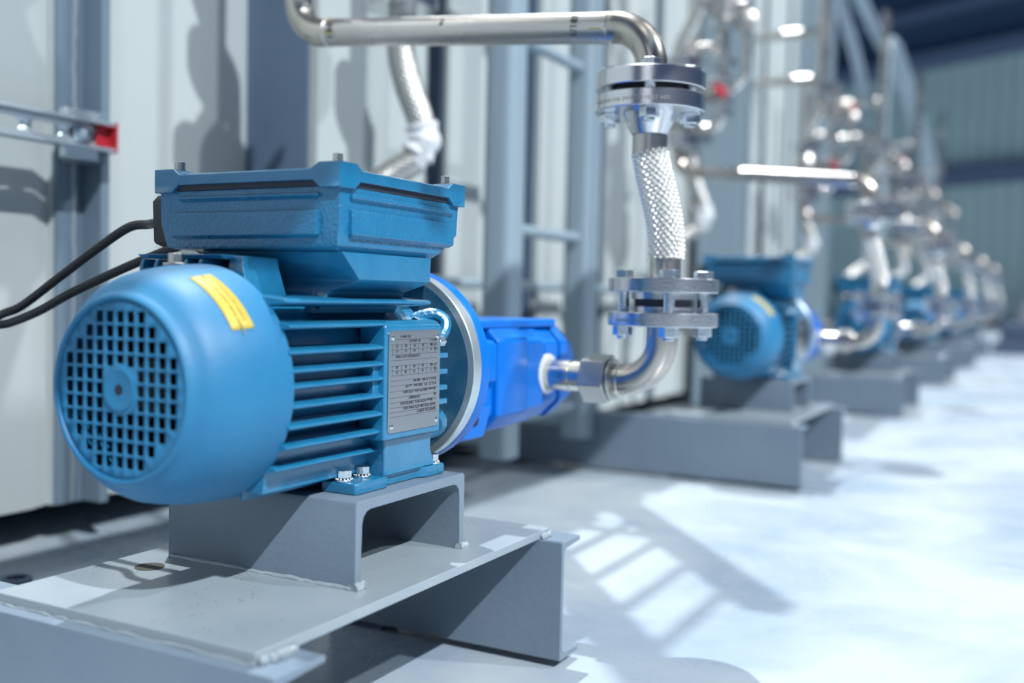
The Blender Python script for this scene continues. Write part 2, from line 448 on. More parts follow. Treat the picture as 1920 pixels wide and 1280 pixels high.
# cooling fan
g = G(); g.cyl((0, .034, 0), (0, .075, 0), .022, 32)
g.cyl((0, .066, 0), (0, .070, 0), .080, 64)
for i in range(10):
    a = 2 * PI * i / 10
    u = Vector((math.cos(a), 0, math.sin(a))); v = Vector((-math.sin(a), 0, math.cos(a))) * .0014
    q = [u * .02, u * .078]
    for yy in (0,):
        A = [q[0] - v + Vector((0, .040, 0)), q[1] - v + Vector((0, .040, 0)), q[1] + v + Vector((0, .040, 0)), q[0] + v + Vector((0, .040, 0))]
        g.rings([g.vs(A), g.vs([p + Vector((0, .028, 0)) for p in A])])
finish('cooling_fan', g, M['dark'], mo)
# yellow sticker wrapped on the cover
def cov_r(yy):
    T = [(.026, .0915), (.040, .0950), (.058, .0980), (.078, .0996), (.088, .1)]
    for (a, ra), (b, rb) in zip(T[:-1], T[1:]):
        if a <= yy <= b: return ra + (rb - ra) * (yy - a) / (b - a)
    return .0915
def wrap(yy, ang_, off): 
    r = cov_r(yy) + off; return (r * math.cos(ang_), yy, r * math.sin(ang_))
def patch(g, ya, yb, a0, a1, off, n=24):
    top = []; 
    for i in range(n + 1):
        a = math.radians(a0 + (a1 - a0) * i / n)
        top.append([g.bm.verts.new(wrap(ya + (yb - ya) * j / 4, a, off)) for j in range(5)])
    for i in range(n):
        for j in range(4): g.bm.faces.new((top[i][j], top[i + 1][j], top[i + 1][j + 1], top[i][j + 1]))
g = G(); patch(g, .037, .058, 67.5, 30.5, .0006)
lab = finish('warning_label', g, M['yellow'], mo)
s_ = lab.modifiers.new('thick', 'SOLIDIFY'); s_.thickness = .0003
lab['label'] = 'yellow sticker wrapped round the fan cover'
g = G()
patch(g, .0405, .0407, 60, 32, .0009); patch(g, .0545, .0547, 60, 32, .0009); patch(g, .0405, .0547, 32.2, 31.9, .0009, 2)
addtext(g, '\u25b2', .006, lambda x, y: wrap(.0485 - x * .6, math.radians(64.5) + y / .098, .001), 'CENTER')
for q, s in enumerate(('CAUTION HOT SURFACE', 'DISCONNECT BEFORE OPENING')):
    addtext(g, s, .0034, lambda x, y, q=q: wrap(.0515 - q * .0055 - .001 + y, math.radians(57) - x / .098, .001))
finish('sticker_print', g, M['ink'], lab)
# cover bolt + metal washer
g = G(); g.cyl((-.02, .078, .098), (-.02, .078, .1005), .0105, 24); g.hexa((-.02, .078, .1005), (-.02, .078, .1085), .0065)
finish('cover_bolt', g, M['dull'], mo, .0006)

# finned housing
g = G()
g.lathe([(.080, .060), (.080, .078), (.305, .078), (.312, .070), (.330, .066)], seg=64)
def fin(zc, tip, ya, yb, th=.0029, side=1, droop=0):
    # tapered horizontal fin with rounded nose
    x0 = .055 * side; x1 = tip * side
    pr = [(x0, zc - th * 1.7), (x1 - .003 * side, zc - th * .8 + droop), (x1, zc - th * .3 + droop), (x1, zc + th * .3 + droop), (x1 - .003 * side, zc + th * .8 + droop), (x0, zc + th * 1.7)]
    g.prism(pr, 'y', ya, yb)
for zc, yb, tip in ((.0705, .302, .092), (.0505, .24, .097), (.0295, .24, .098), (.0145, .222, .098), (.0015, .222, .098), (-.0145, .222, .098), (-.031, .24, .098), (-.0475, .24, .095), (-.0665, .24, .084)):
    fin(zc, tip, .086, yb); fin(zc, tip, .086, .302, side=-1)
# short link ribs joining fin pairs at the plate end
for za, zb_ in ((.0145, .0015), (.0015, -.0145)):
    g.loft([(min(za, zb_), .06, .093, .205, .222), (max(za, zb_), .06, .093, .205, .222)])
# top fins (upright) behind the cover
for i, xx in enumerate((-.072, -.055, -.038, -.021, -.004)):
    g.loft([(.05, xx - .0035, xx + .0035, .088, .30), (.098, xx - .0022, xx + .0022, .088, .30), (.104, xx - .0014, xx + .0014, .090, .30)])
g.loft([(.055, .012, .046, .100, .150), (.098, .014, .030, .104, .150), (.1075, .014, .028, .106, .150)])
g.loft([(.1045, -.078, .016, .096, .150), (.1085, -.082, .016, .092, .150)])
# bottom fins
for xx in (-.045, -.027, -.009, .009, .027, .045):
    g.loft([(-.096, xx - .0018, xx + .0018, .088, .28), (-.05, xx - .0035, xx + .0035, .088, .28)])
g.loft([(-.088, .05, .068, .088, .235), (-.05, .045, .074, .088, .235)])
housing = finish('finned_housing', g, M['cast'], mo, .0008)
# terminal box seat
g = G()
g.loft([(.060, -.03, .060, .165, .285), (.080, -.045, .070, .170, .288), (.088, -.055, .093, .176, .290), (.0905, -.058, .0975, .176, .290), (.113, -.062, .0985, .150, .290), (.1135, -.062, .0975, .151, .289)])
finish('box_seat', g, M['cast'], mo, .0012)
# nameplate pad, foot column
g = G()
g.loft([(-.056, .070, .0995, .214, .310), (.049, .070, .0995, .214, .310), (.0535, .066, .094, .219, .306)])
g.loft([(-.094, .04, .088, .232, .305), (-.056, .045, .0925, .226, .308)])
finish('plate_pad', g, M['cast'], mo, .0022)
# mounting foot: sole plate, two toes, rising web
g = G()
g.prism([(.052, .1845), (.0895, .1845), (.0915, .187), (.0915, .232), (.0855, .240), (.0855, .292), (.0915, .300), (.0915, .333), (.052, .333)], 'z', -.102, -.0915)
g.loft([(-.0915, .045, .0895, .232, .318), (-.075, .045, .088, .237, .312), (-.062, .045, .091, .232, .308)])
ft = finish('mounting_foot', g, M['cast'], mo, .0016)
g = G()
g.prism([(-.052, .1845), (-.0915, .1845), (-.0915, .333), (-.052, .333)], 'z', -.102, -.0915)
g.loft([(-.0915, -.0895, -.045, .232, .318), (-.062, -.091, -.045, .232, .308)])
finish('mounting_foot', g, M['cast'], mo, .0016)
for (bx, by) in ((.0715, .193), (.0715, .220), (.0830, .322), (-.0715, .193), (-.0715, .322)):
    g = G(); g.cyl((bx, by, -.0915), (bx, by, -.0898), .0088, 18)
    for i in range(14):
        a = 2 * PI * i / 14; g.loft([(-.0898, bx + .0074 * math.cos(a) - .0011, bx + .0074 * math.cos(a) + .0011, by + .0074 * math.sin(a) - .0011, by + .0074 * math.sin(a) + .0011), (-.0884, bx + .0074 * math.cos(a) - .0006, bx + .0074 * math.cos(a) + .0006, by + .0074 * math.sin(a) - .0006, by + .0074 * math.sin(a) + .0006)])
    g.hexa((bx, by, -.0886), (bx, by, -.0815), .0072, rot=.3)
    finish('foot_bolt', g, M['zinc'], mo, .0007)
# nameplate
pl = G()
def rrect(y0, y1, z0, z1, r, n=5):
    pts = []
    for cx, cz, a0 in ((y1 - r, z1 - r, 0), (y0 + r, z1 - r, PI / 2), (y0 + r, z0 + r, PI), (y1 - r, z0 + r, 3 * PI / 2)):
        for i in range(n + 1):
            a = a0 + PI / 2 * i / n; pts.append((cx + r * math.cos(a), cz + r * math.sin(a)))
    return pts
NY0, NY1, NZ0, NZ1 = .2185, .3055, -.0495, .0445
pl.prism(rrect(NY0, NY1, NZ0, NZ1, .004), 'x', .0995, .1005)
npl = finish('nameplate', pl, M['nameplate'], mo)
npl['label'] = 'steel nameplate fitted upside down'
g = G(); XP = .10062
def bar(y0, y1, z0, z1): 
    v = g.vs([(XP, y0, z0), (XP, y1, z0), (XP, y1, z1), (XP, y0, z1)]); g.bm.faces.new(v)
H = NZ1 - NZ0
def zt(f): return NZ1 - f * H        # f measured from the upper edge as mounted
rows = [.085, .135, .185, .235, .29, .345, .39, .44, .49, .54, .595, .655, .705, .755, .80, .845]
for f in rows: bar(NY0 + .003, NY1 - .003, zt(f) - .00018, zt(f) + .00018)
for k in range(6):
    yy = NY0 + .006 + k * .0145
    for a, b in ((.135, .235), (.345, .44)): bar(yy - .00015, yy + .00015, zt(b), zt(a))
def up(x, y, yc, zc): return (XP, yc - x, zc - y)
def ptxt(s, size, yc, f, al='LEFT'): addtext(g, s, size, lambda x, y: up(x, y, yc, zt(f)), al)
YR = NY1 - .006
ptxt('INVERTER SUPPLY', .0042, YR, .80)
ptxt('VALID FOR 380-415V PWM 50Hz', .0040, YR, .755)
ptxt('1 - Motor W22P 90 SL 2.2', .0040, YR, .705); ptxt('0051021020', .0040, NY0 + .03, .705, 'CENTER')
ptxt('kg', .0040, YR, .655); ptxt('1039458822', .0040, .262, .655, 'CENTER')
ptxt('Alternate 480/277V 50Hz / 575V 60Hz', .0036, YR, .595)
ptxt('IP 55 1.5   IE3   1500 r/min   cos 0.8', .0036, YR, .54)
ptxt('INS.CL.F  dT 80K   AMB 40C', .0034, YR, .49)
for k in range(5):
    ptxt(('50', '45', '40', '30', '25')[k], .0036, NY0 + .0135 + k * .0145, .345, 'CENTER'); ptxt(('25', '20', '15', '10', '5')[k], .0036, NY0 + .0135 + k * .0145, .395, 'CENTER')
    ptxt(('10', '20', '30', '50', '70')[k], .0036, NY0 + .0135 + k * .0145, .138, 'CENTER'); ptxt(('1.5', '1.2', '1.0', '.8', '.6')[k], .0036, NY0 + .0135 + k * .0145, .188, 'CENTER')
for s, f in (('T / T*Nm', .138), ('I (A)', .188), ('T / T*Nm', .345), ('I (A)', .395)): ptxt(s, .0032, NY1 - .0045, f)
ptxt('CONVERTER DUTY PWM', .0036, NY0 + .052, .24)
ptxt('IEC 60034-1', .0034, NY0 + .035, .045); ptxt('IEC 60034-25', .0034, NY0 + .052, .09)
ptxt('INS.CL. F', .0034, YR, .09)
finish('nameplate_print', g, M['print'], npl)
for yy, zz in ((NY0 + .0055, NZ1 - .0060), (NY1 - .0055, NZ1 - .0060), (NY0 + .0055, NZ0 + .0060), (NY1 - .0055, NZ0 + .0060)):
    g = G(); g.lathe([(0, .0028), (.0009, .0025), (.0016, .0012)], (.1005, yy, zz), (1, 0, 0), 16)
    finish('rivet', g, M['zinc'], npl)
# end shield and lugs
g = G()
g.lathe([(.300, .072), (.318, .080), (.332, .080), (.340, .066), (.3665, .060)], seg=64)
for a in (32, -36, 148, 212):
    ar = math.radians(a); u = Vector((math.cos(ar), 0, math.sin(ar))); v = Vector((-math.sin(ar), 0, math.cos(ar)))
    A = [u * .055 - v * .013, u * .086 - v * .012, u * .092 - v * .005, u * .092 + v * .005, u * .086 + v * .012, u * .055 + v * .013]
    g.rings([g.vs([p + Vector((0, .310, 0)) for p in A]), g.vs([p + Vector((0, .334, 0)) for p in A])])
    pth = smooth_path([u * .074 + v * .016 + Vector((0, .322, 0)), u * .092 + v * .012 + Vector((0, .336, 0)), u * .098 + Vector((0, .342, 0)), u * .092 - v * .012 + Vector((0, .336, 0)), u * .076 - v * .018 + Vector((0, .322, 0))], 6)
    g.tube(pth, .0062, 10)
for zz in (.018, .002, -.014, -.028):
    g.box(.07, .0955, .305, .330, zz - .0026, zz + .0026)
finish('end_shield', g, M['cast'], mo, .001)
g = G(); g.cyl((.088, .318, .032), (.088, .330, .032), .006, 6)
finish('earth_bolt', g, M['zinc'], mo, .0008)
# flange disc with machined bevel edge
g = G(); g.lathe([(.366, .050), (.366, .0975), (.3668, .0985)], seg=128)
g.lathe([(.3664, .0980), (.3700, .0985), (.372, .0985)], seg=128)
finish('motor_flange', g, M['petrol'], mo)
g = G(); g.lathe([(.3662, .0975), (.3664, .1045), (.3672, .1055), (.381, .1055), (.381, .09)], seg=128, caps=False)
finish('flange_rim', g, M['edge'], mo)
for a in (38, -40, 142, 218):
    ar = math.radians(a); p = Vector((math.cos(ar) * .084, 0, math.sin(ar) * .084))
    g = G(); g.hexa(p + Vector((0, .351, 0)), p + Vector((0, .360, 0)), .0078); g.cyl(p + Vector((0, .360, 0)), p + Vector((0, .366, 0)), .0095, 20)
    g.cyl(p + Vector((0, .345, 0)), p + Vector((0, .352, 0)), .004, 12)
    finish('flange_bolt', g, M['dull'], mo, .0008)
# terminal box
g = G()
g.loft([(.1138, -.066, .0935, .150, .300), (.1155, -.092, .0950, .1445, .3015), (.1185, -.099, .0985, .143, .305), (.138, -.106, .1005, .1425, .333), (.1685, -.107, .1010, .1425, .335)])
# raised relief on the two visible faces
def relief_front(x0, x1, z0, z1, t=.0042):
    g.loft([(z0, x0 + .004, x1 - .004, .1425 - .0006, .150), (z0 + .003, x0, x1, .1425 - t, .150), (z1 - .001, x0, x1, .1425 - t, .150), (z1, x0 + .002, x1 - .002, .1425, .150)])
relief_front(-.090, .080, .1245, .1490); relief_front(-.082, .080, .1580, .1635)
def relief_side(y0, y1, z0, z1, t=.0036):
    g.loft([(z0, .09, .1008, y0 + .003, y1 - .003), (z0 + .003, .09, .1008 + t, y0, y1), (z1 - .001, .09, .1008 + t, y0, y1), (z1, .09, .1008, y0 + .002, y1 - .002)])
relief_side(.156, .322, .125, .150); relief_side(.156, .322, .156, .1635)
# little foot at the centre of the lower rim
tb = finish('terminal_box', g, M['rough'], mo, .0009)
g = G()
g.loft([(.1735, -.108, .1045, .1375, .3405), (.1825, -.109, .1050, .1370, .3410), (.1838, -.106, .102, .140, .338)])
for (cx, sx) in ((-.109, 1), (.105, -1)):
    for (cy, sy) in ((.137, 1), (.341, -1)):
        L = []
        for z, wdt in ((.1668, .021), (.1674, .022), (.1738, .030), (.1822, .033), (.1878, .024), (.1884, .0225)):
            xa, xb = sorted((cx, cx + sx * wdt)); ya, yb = sorted((cy, cy + sy * wdt))
            L.append((z, xa, xb, ya, yb))
        g.loft(L)
finish('lid', g, M['cast'], tb, .0009)
g = G(); g.box(-.105, .1012, .1405, .3375, .1685, .1735)
finish('gasket', g, M['gasket'], tb)
for (bx, by) in ((-.092, .152), (.091, .152), (.091, .325), (-.092, .325)):
    g = G(); g.cyl((bx, by, .1884), (bx, by, .1890), .0062, 24); g.cyl((bx, by, .1890), (bx, by, .1965), .0048, 24 if bx < 0 else 6)
    finish('lid_bolt', g, M['dull'], tb, .0004)
g = G()
g.loft([(.1175, -.112, -.100, .150, .300), (.1215, -.1195, -.100, .1455, .325), (.160, -.1215, -.100, .1455, .330), (.1665, -.119, -.100, .150, .328)])
gp = finish('gland_plate', g, M['black'], tb, .002)
g = G(); g.cyl((-.120, .185, .143), (-.128, .185, .143), .017, 24); g.cyl((-.128, .185, .143), (-.136, .185, .143), .011, 8)
g.cyl((-.119, .215, .126), (-.129, .215, .126), .012, 8)
finish('cable_gland', g, M['black'], gp, .001)
for zz in (.160, .125):
    g = G(); g.lathe([(0, .0045), (.003, .0042), (.0045, .002)], (-.1205, .155, zz), (-1, 0, 0), 14)
    finish('gland_screw', g, M['dark'], gp)

# ------------------------------------------------------------------ gear pump
GR_PUMP = 'bright blue gear pumps bolted to the motors'
pu = thing('gear_pump', 'bright royal blue gear pump bolted behind the foreground motor, facing the stainless elbow', 'pump', (0, .52, -.07), GR_PUMP)
g = G(); g.lathe([(.3815, .02), (.3815, .1052), (.3825, .1062), (.3975, .1062), (.399, .105), (.400, .06), (.430, .055)], seg=128)
finish('mounting_flange', g, M['royal'], pu, ang=30)
def oct_(hx, zt_, zb_, c):
    return [(-hx + c, zb_), (hx - c, zb_), (hx, zb_ + c), (hx, zt_ - c), (hx - c, zt_), (-hx + c, zt_), (-hx, zt_ - c), (-hx, zb_ + c)]
def section(pts_y):
    R_ = []
    for yy, hx, zt_, zb_, c in pts_y:
        R_.append(g.vs([(x, yy, z) for x, z in oct_(hx, zt_, zb_, c)]))
    g.rings(R_)
g = G()
section([(.399, .062, .040, -.078, .018), (.49, .060, .038, -.078, .018)])
section([(.488, .066, .046, -.080, .02), (.492, .067, .047, -.081, .02), (.560, .067, .047, -.080, .02), (.563, .0655, .045, -.078, .02)])
section([(.563, .066, .046, -.080, .022), (.610, .066, .046, -.079, .022)])
section([(.613, .0645, .044, -.077, .022), (.655, .064, .043, -.075, .022)])
section([(.656, .0665, .046, -.078, .022), (.690, .066, .042, -.074, .024), (.712, .060, .028, -.066, .024), (.718, .050, .014, -.055, .02)])
g.box(-.055, .055, .41, .665, .040, .0505)
g.loft([(-.082, .02, .066, .402, .46), (-.045, .03, .068, .402, .475)])
g.loft([(-.02, .03, .069, .400, .482), (.022, .03, .069, .400, .482), (.028, .03, .066, .400, .478)])
body = finish('pump_body', g, M['royal'], pu, .004)
g = G(); g.cyl((.062, .62, -.0185), (.0685, .62, -.0185), .0255, 40)
finish('port_seal', g, M['white'], pu, .0015)['label'] = 'white thread seal ring at the outlet port'
g = G(); g.cyl((.0686, .435, -.060), (.0690, .435, -.060), .0062, 24)
finish('drain_hole', g, M['dark'], pu)
g = G(); g.cyl((.02, .425, .0505), (.02, .425, .056), .005, 16)
finish('vent_plug', g, M['zinc'], pu, .001)

# ------------------------------------------------------------------ stainless pipework at the pump
YP = .62
GR_ELB = 'stainless outlet elbows screwed into the pumps'
el = thing('outlet_elbow', 'stainless outlet elbow with hex union nut, screwed into the foreground pump', 'pipe', (.2175, YP, .03), GR_ELB)
g = G(); g.lathe([(.0690, .0185), (.0705, .0192), (.100, .0192), (.1005, .0175), (.1035, .0175), (.104, .0190), (.128, .0190)], (0, YP, -.0190), (1, 0, 0), 48)
finish('nipple', g, M['steel'], el)
g = G(); g.hexa((.120, YP, -.0205), (.153, YP, -.0205), .0315, rot=.22); g.cyl((.1530, YP, -.0205), (.1580, YP, -.0205), .0255, 40)
finish('union_nut', g, M['dull'], el, .0018)
pl2 = lambda u, v: Vector((u, YP, v))
pts = [pl2(.155, -.021)] + arc((.1670, .0295), .0505, -PI / 2, 0, 16, pl2) + [pl2(.2175, .046)]
g = G(); g.tube(pts, .0190, 32)
finish('elbow_pipe', g, M['elbow'], el)
for x_ in (.163,):
    g = G(); g.lathe([(0, .0188), (.001, .0202), (.003, .0202), (.004, .0188)], (x_, YP, -.021), (1, 0, 0), 40); finish('weld_ring', g, M['steel'], el)
def flange_disc(name, x, z0, z1, parent, r=.0655, hub=None, stamp=None):
    g = G(); g.lathe([(z0, .02), (z0, r - .001), (z0 + .001, r), (z1 - .001, r), (z1, r - .001), (z1, .02)], (x, YP, 0), (0, 0, 1), 72)
    if hub:
        za, zb_, ra, rb = hub
        g.lathe([(za, ra), (zb_, rb)], (x, YP, 0), (0, 0, 1), 40)
    return finish(name, g, M['flange'], parent)
def stamp(x, z, txt, parent, r=.0655, a0=-150, a1=0, size=.0062):
    g = G()
    addtext(g, txt, size, lambda u, v: (x + (r + .0003) * math.cos(math.radians(a0) + u / r), YP + (r + .0003) * math.sin(math.radians(a0) + u / r), z + v))
    finish('stamped_marks', g, M['dull'], parent)
flange_disc('lower_flange', .2175, .047, .0635, el, hub=(.0635, .070, .036, .036))
stamp(.2175, .052, 'EN1092-1 PN16 DN25 1.4404 TYPE11', el, a0=-125)
GR_HOSE = 'short braided steel hoses over the pump outlets'
ho = thing('braided_hose', 'short braided stainless hose between two bolted flanges, beside the foreground pump', 'hose', (.2175, YP, .08), GR_HOSE)
flange_disc('lower_flange', .2175, .087, .1035, ho, hub=(.079, .087, .038, .038))
g = G(); g.cyl((.2175, YP, .070), (.2175, YP, .079), .034, 40)
finish('gasket', g, M['gasket'], ho)
def weave(n, pitch, amp, r):
    m_ = n * r / 1.0
    def f(a, L):
        return amp * (abs(math.sin(n * a / 2 + PI * L / pitch)) * abs(math.sin(n * a / 2 - PI * L / pitch)))
    return f
hp = smooth_path([(.2195, YP, .128), (.2195, YP, .150), (.2150, YP, .180), (.2080, YP, .207), (.2005, YP, .234), (.1955, YP, .256)], 36)
g = G(); g.tube(hp, .0188, 144, weave(18, .0095, .0042, .02))
finish('braid', g, M['braid'], ho, ang=180)
g = G(); g.lathe([(.1035, .0200), (.108, .0190), (.132, .0190), (.1325, .0180)], (.2185, YP, 0), (0, 0, 1), 48)
finish('ferrule', g, M['steel'], ho)
g = G(); g.lathe([(.250, .0200), (.2505, .0210), (.2745, .0210), (.2752, .0200)], (.1950, YP, 0), (0, 0, 1), 48)
finish('ferrule', g, M['dull'], ho)
g = G(); g.lathe([(.2752, .0215), (.284, .026), (.300, .033)], (.1945, YP, 0), (0, 0, 1), 48)
finish('flange_hub', g, M['flange'], ho)
flange_disc('upper_flange', .1940, .300, .3195, ho)
stamp(.1940, .306, 'DN25 PN16 316L EN1092-1 HEAT 4471', ho, a0=-140)
g = G(); g.cyl((.194, YP, .3195), (.194, YP, .3262), .042, 40)
finish('gasket', g, M['gasket'], ho)
def joint_bolts(x, zlo, zhi, parent, a0=20):
    for k in range(4):
        a = math.radians(a0 + 90 * k); bx, by = x + .0475 * math.cos(a), YP + .0475 * math.sin(a)
        g = G(); g.cyl((bx, by, zlo - .016), (bx, by, zhi), .0068, 16)
        g.hexa((bx, by, zhi), (bx, by, zhi + .0095), .0122, rot=.2 + k); g.hexa((bx, by, zlo - .012), (bx, by, zlo), .0122, rot=.5 + k)
        finish('flange_bolt', g, M['zinc'], parent, .001)
joint_bolts(.2175, .047, .1035, ho, -62)
joint_bolts(.1940, .300, .346, ho, -70)

GR_PIPE = 'stainless delivery pipes crossing from pump to tank'
pp = thing('delivery_pipe', 'stainless delivery pipe with marker notes crossing the top of the photo to the bolted flange', 'pipe', (.1940, YP, .33), GR_PIPE)
flange_disc('end_flange', .1940, .3262, .346, pp)
pts = [pl2(.1945, .345)] + arc((.1430, .3560), .0515, 0, PI / 2 + .085, 16, pl2)
g = G(); g.tube(pts, .0192, 32); finish('elbow_pipe', g, M['elbow'], pp)
PA, PB = Vector((.140, YP, .4074)), Vector((-.288, YP, .4440))
g = G(); g.tube([PA + (PB - PA) * (i / 20) for i in range(21)], .0190, 40); finish('straight_pipe', g, M['steel'], pp)
pts = [pl2(-.288, .4440)] + arc((-.292, .4955), .0515, -PI / 2 + -.085, -PI, 14, pl2) + [pl2(-.3435, .516)]
g = G(); g.tube(pts, .0192, 32); finish('elbow_pipe', g, M['elbow'], pp)
for q, z_ in ((PA, 0), (PB, 0)):
    ax = (PB - PA).normalized(); g = G(); g.lathe([(-.002, .0188), (-.001, .0200), (.001, .0200), (.002, .0188)], q, ax, 40); finish('weld_ring', g, M['steel'], pp)
# hand marks wrapped on the pipe, facing the camera side
def pipe_mark(txt, s, size, mm, a0, rot=False):
    ax = (PB - PA).normalized() * -1; c0 = PA + (PB - PA) * s
    n0 = Vector((0, -1, 0)); upv = Vector((0, 0, 1)); upv = (upv - ax * upv.dot(ax)).normalized()
    g = G()
    def f(x, y):
        if rot: x, y = -y, x
        a = math.radians(a0) + y / .019
        return c0 + ax * x + (n0 * math.cos(a) + upv * math.sin(a)) * .0196
    addtext(g, txt, size, f); finish('marker_note', g, mm, pp)['label'] = 'handwritten marker note'
pipe_mark('184', .955, .015, M['inkb'], -40, True)
pipe_mark('2', .55, .014, M['inkb'], 10)
pipe_mark('1/187', .085, .013, M['inkb'], -45, True)
pipe_mark('\u2014', .045, .014, M['yink'], -25); pipe_mark('\u2014', .99, .018, M['yink'], -28); pipe_mark('\u2014', 1.01, .018, M['yink'], 38)

# valve stack above the delivery pipe (out of frame over the first unit)
GR_VALVE = 'stainless valve stacks on the tank pipework'
va = thing('valve_stack', 'stainless valve stack above the foreground pump, at the top edge of the photo', 'valve', (-.3435, YP, .516), GR_VALVE)
def vf(x, y_, z0, z1, parent, r=.060, name='flange'):
    g = G(); g.lathe([(z0, .01), (z0, r), (z1, r), (z1, .01)], (x, y_, 0), (0, 0, 1), 40); return finish(name, g, M['flange'], parent)
XV = -.3435
for z0_, z1_ in ((.516, .531), (.536, .551), (.600, .615), (.735, .750), (.755, .770)): vf(XV, YP, z0_, z1_, va)
g = G(); g.tube([(XV, YP, .551), (XV, YP, .575), (XV, YP, .60)], .022, 24); finish('nipple', g, M['steel'], va)
g = G(); g.lathe([(.615, .03), (.63, .046), (.655, .052), (.675, .052), (.70, .046), (.735, .03)], (XV, YP, 0), (0, 0, 1), 32)
g.cyl((XV + .03, YP, .665), (XV + .12, YP, .665), .016, 20); g.cyl((XV + .06, YP, .665), (XV + .10, YP, .665), .028, 24)
finish('valve_body', g, M['dull'], va)
g = G(); g.box(XV + .120, XV + .132, YP - .075, YP + .03, .650, .680); g.cyl((XV + .105, YP, .665), (XV + .135, YP, .665), .014, 16)
finish('valve_handle', g, M['red'], va, .003)['label'] = 'red lever handle'
g = G(); g.tube(smooth_path([(XV, YP, .770), (XV + .004, YP, .81), (XV + .05, YP, .90), (XV + .055, YP, .96), (XV + .06, YP, 1.3), (XV + .065, YP, 1.75)], 6), .024, 24); finish('riser_pipe', g, M['steel'], va)
for z_ in (1.04, 1.24):
    g = G(); g.tube([(XV + .055, YP, z_), (XV - .08, YP, z_), (XV - .26, YP + .0, z_)], .020, 20); finish('branch_pipe', g, M['steel'], va)
vf(XV + .056, YP, .975, .990, va); vf(XV + .056, YP, .995, 1.010, va)
# second, slimmer branch with small valve and gauge body
X2 = XV + .115
g = G(); g.tube([(X2, YP + .02, .745), (X2, YP + .02, .83), (X2, YP + .02, 1.02)], .016, 20); g.tube([(X2, YP + .02, .80), (X2 - .06, YP + .02, .80), (X2 - .10, YP + .02, .80)], .013, 16)
finish('branch_pipe', g, M['steel'], va)
for z0_ in (.745, .850): 
    g = G(); g.lathe([(z0_, .01), (z0_, .042), (z0_ + .013, .042), (z0_ + .013, .01)], (X2, YP + .02, 0), (0, 0, 1), 32); finish('flange', g, M['flange'], va)
g = G(); g.lathe([(.87, .02), (.89, .036), (.93, .036), (.95, .02)], (X2, YP + .02, 0), (0, 0, 1), 28); g.cyl((X2, YP + .02, .91), (X2 + .07, YP + .02, .91), .013, 16)
finish('valve_body', g, M['dull'], va)
g = G(); g.box(X2 + .070, X2 + .080, YP - .05, YP + .06, .895, .923)
slim_handle = finish('valve_handle', g, M['red'], va, .003); slim_handle['label'] = 'red lever handle'
g = G(); g.tube(smooth_path([(X2, YP + .02, .745), (X2, YP + .02, .66), (X2, YP + .02, .60), (X2 - .02, YP + .02, .572), (X2 - .07, YP + .01, .566)], 8), .015, 20)
g.tube(smooth_path([(X2, YP + .02, .66), (X2 + .05, YP + .02, .69), (X2 + .07, YP + .02, .74), (X2 + .065, YP + .02, .84)], 8), .011, 14)
finish('branch_pipe', g, M['steel'], va)
for z0_ in (.605, .635, .700):
    g = G(); g.lathe([(z0_, .01), (z0_, .036), (z0_ + .011, .036), (z0_ + .011, .01)], (X2, YP + .02, 0), (0, 0, 1), 28); finish('flange', g, M['flange'], va)
g = G(); g.lathe([(0, .01), (.001, .030), (.020, .030), (.022, .026)], (X2 + .065, YP + .012, .86), (.3, -1, .1), 28); g.cyl((X2 + .065, YP + .02, .835), (X2 + .065, YP + .02, .86), .009, 8)
finish('pressure_gauge', g, M['dull'], va)
for k in range(8):
    a = 2 * PI * k / 4 + .5; zb_ = .511 if k < 4 else .730
    bx, by = XV + .045 * math.cos(a), YP + .045 * math.sin(a)
    g = G(); g.hexa((bx, by, zb_), (bx, by, zb_ + .046), .0095); finish('flange_bolt', g, M['zinc'], va)
for z0_, z1_ in ((.575, .585),):
    g = G(); g.hexa((XV, YP, z0_ - .012), (XV, YP, z1_ + .008), .034); finish('union_nut', g, M['dull'], va, .002)

# suction hose with flange, behind the motor
GR_SUC = 'long braided suction hoses hanging beside the tanks'
su = thing('suction_hose', 'long braided steel hose hanging behind the foreground terminal box with a white wrapped tag', 'hose', (-.435, 1.017, .6), GR_SUC)
SX, SY = -.435, 1.017
hp = smooth_path([(SX, SY, .598), (-.434, 1.013, .518), (-.420, 1.017, .455), (-.401, 1.024, .403), (-.391, 1.028, .358), (-.405, 1.018, .321), (-.45, .99, .285), (-.50, .93, .22), (-.47, .82, .10), (-.33, .69, .0), (-.20, .63, -.018), (-.085, .62, -.0185)], 26)
g = G(); g.tube(hp, .0215, 56, weave(14, .013, .0046, .022)); finish('braid', g, M['braid2'], su, ang=180)
g = G(); g.cyl((-.120, .624, -.0185), (-.0675, .62, -.0185), .025, 24); finish('ferrule', g, M['dull'], su)
g = G(); g.cyl((SX, SY, .575), (SX, SY, .605), .025, 24); finish('ferrule', g, M['dull'], su)
for z0_, z1_ in ((.590, .606), (.611, .642)):
    g = G(); g.lathe([(z0_, .01), (z0_, .064), (z1_, .064), (z1_, .01)], (SX, SY, 0), (0, 0, 1), 48); finish('flange', g, M['flange'], su)
for k in range(4):
    a = PI / 2 * k + .3; g = G(); g.hexa((SX + .046 * math.cos(a), SY + .046 * math.sin(a), .594), (SX + .046 * math.cos(a), SY + .046 * math.sin(a), .653), .010); finish('flange_bolt', g, M['zinc'], su)
g = G(); g.tube([(SX, SY, .642), (SX, SY, .8), (SX, SY, 1.15)], .024, 24); finish('riser_pipe', g, M['steel'], su)
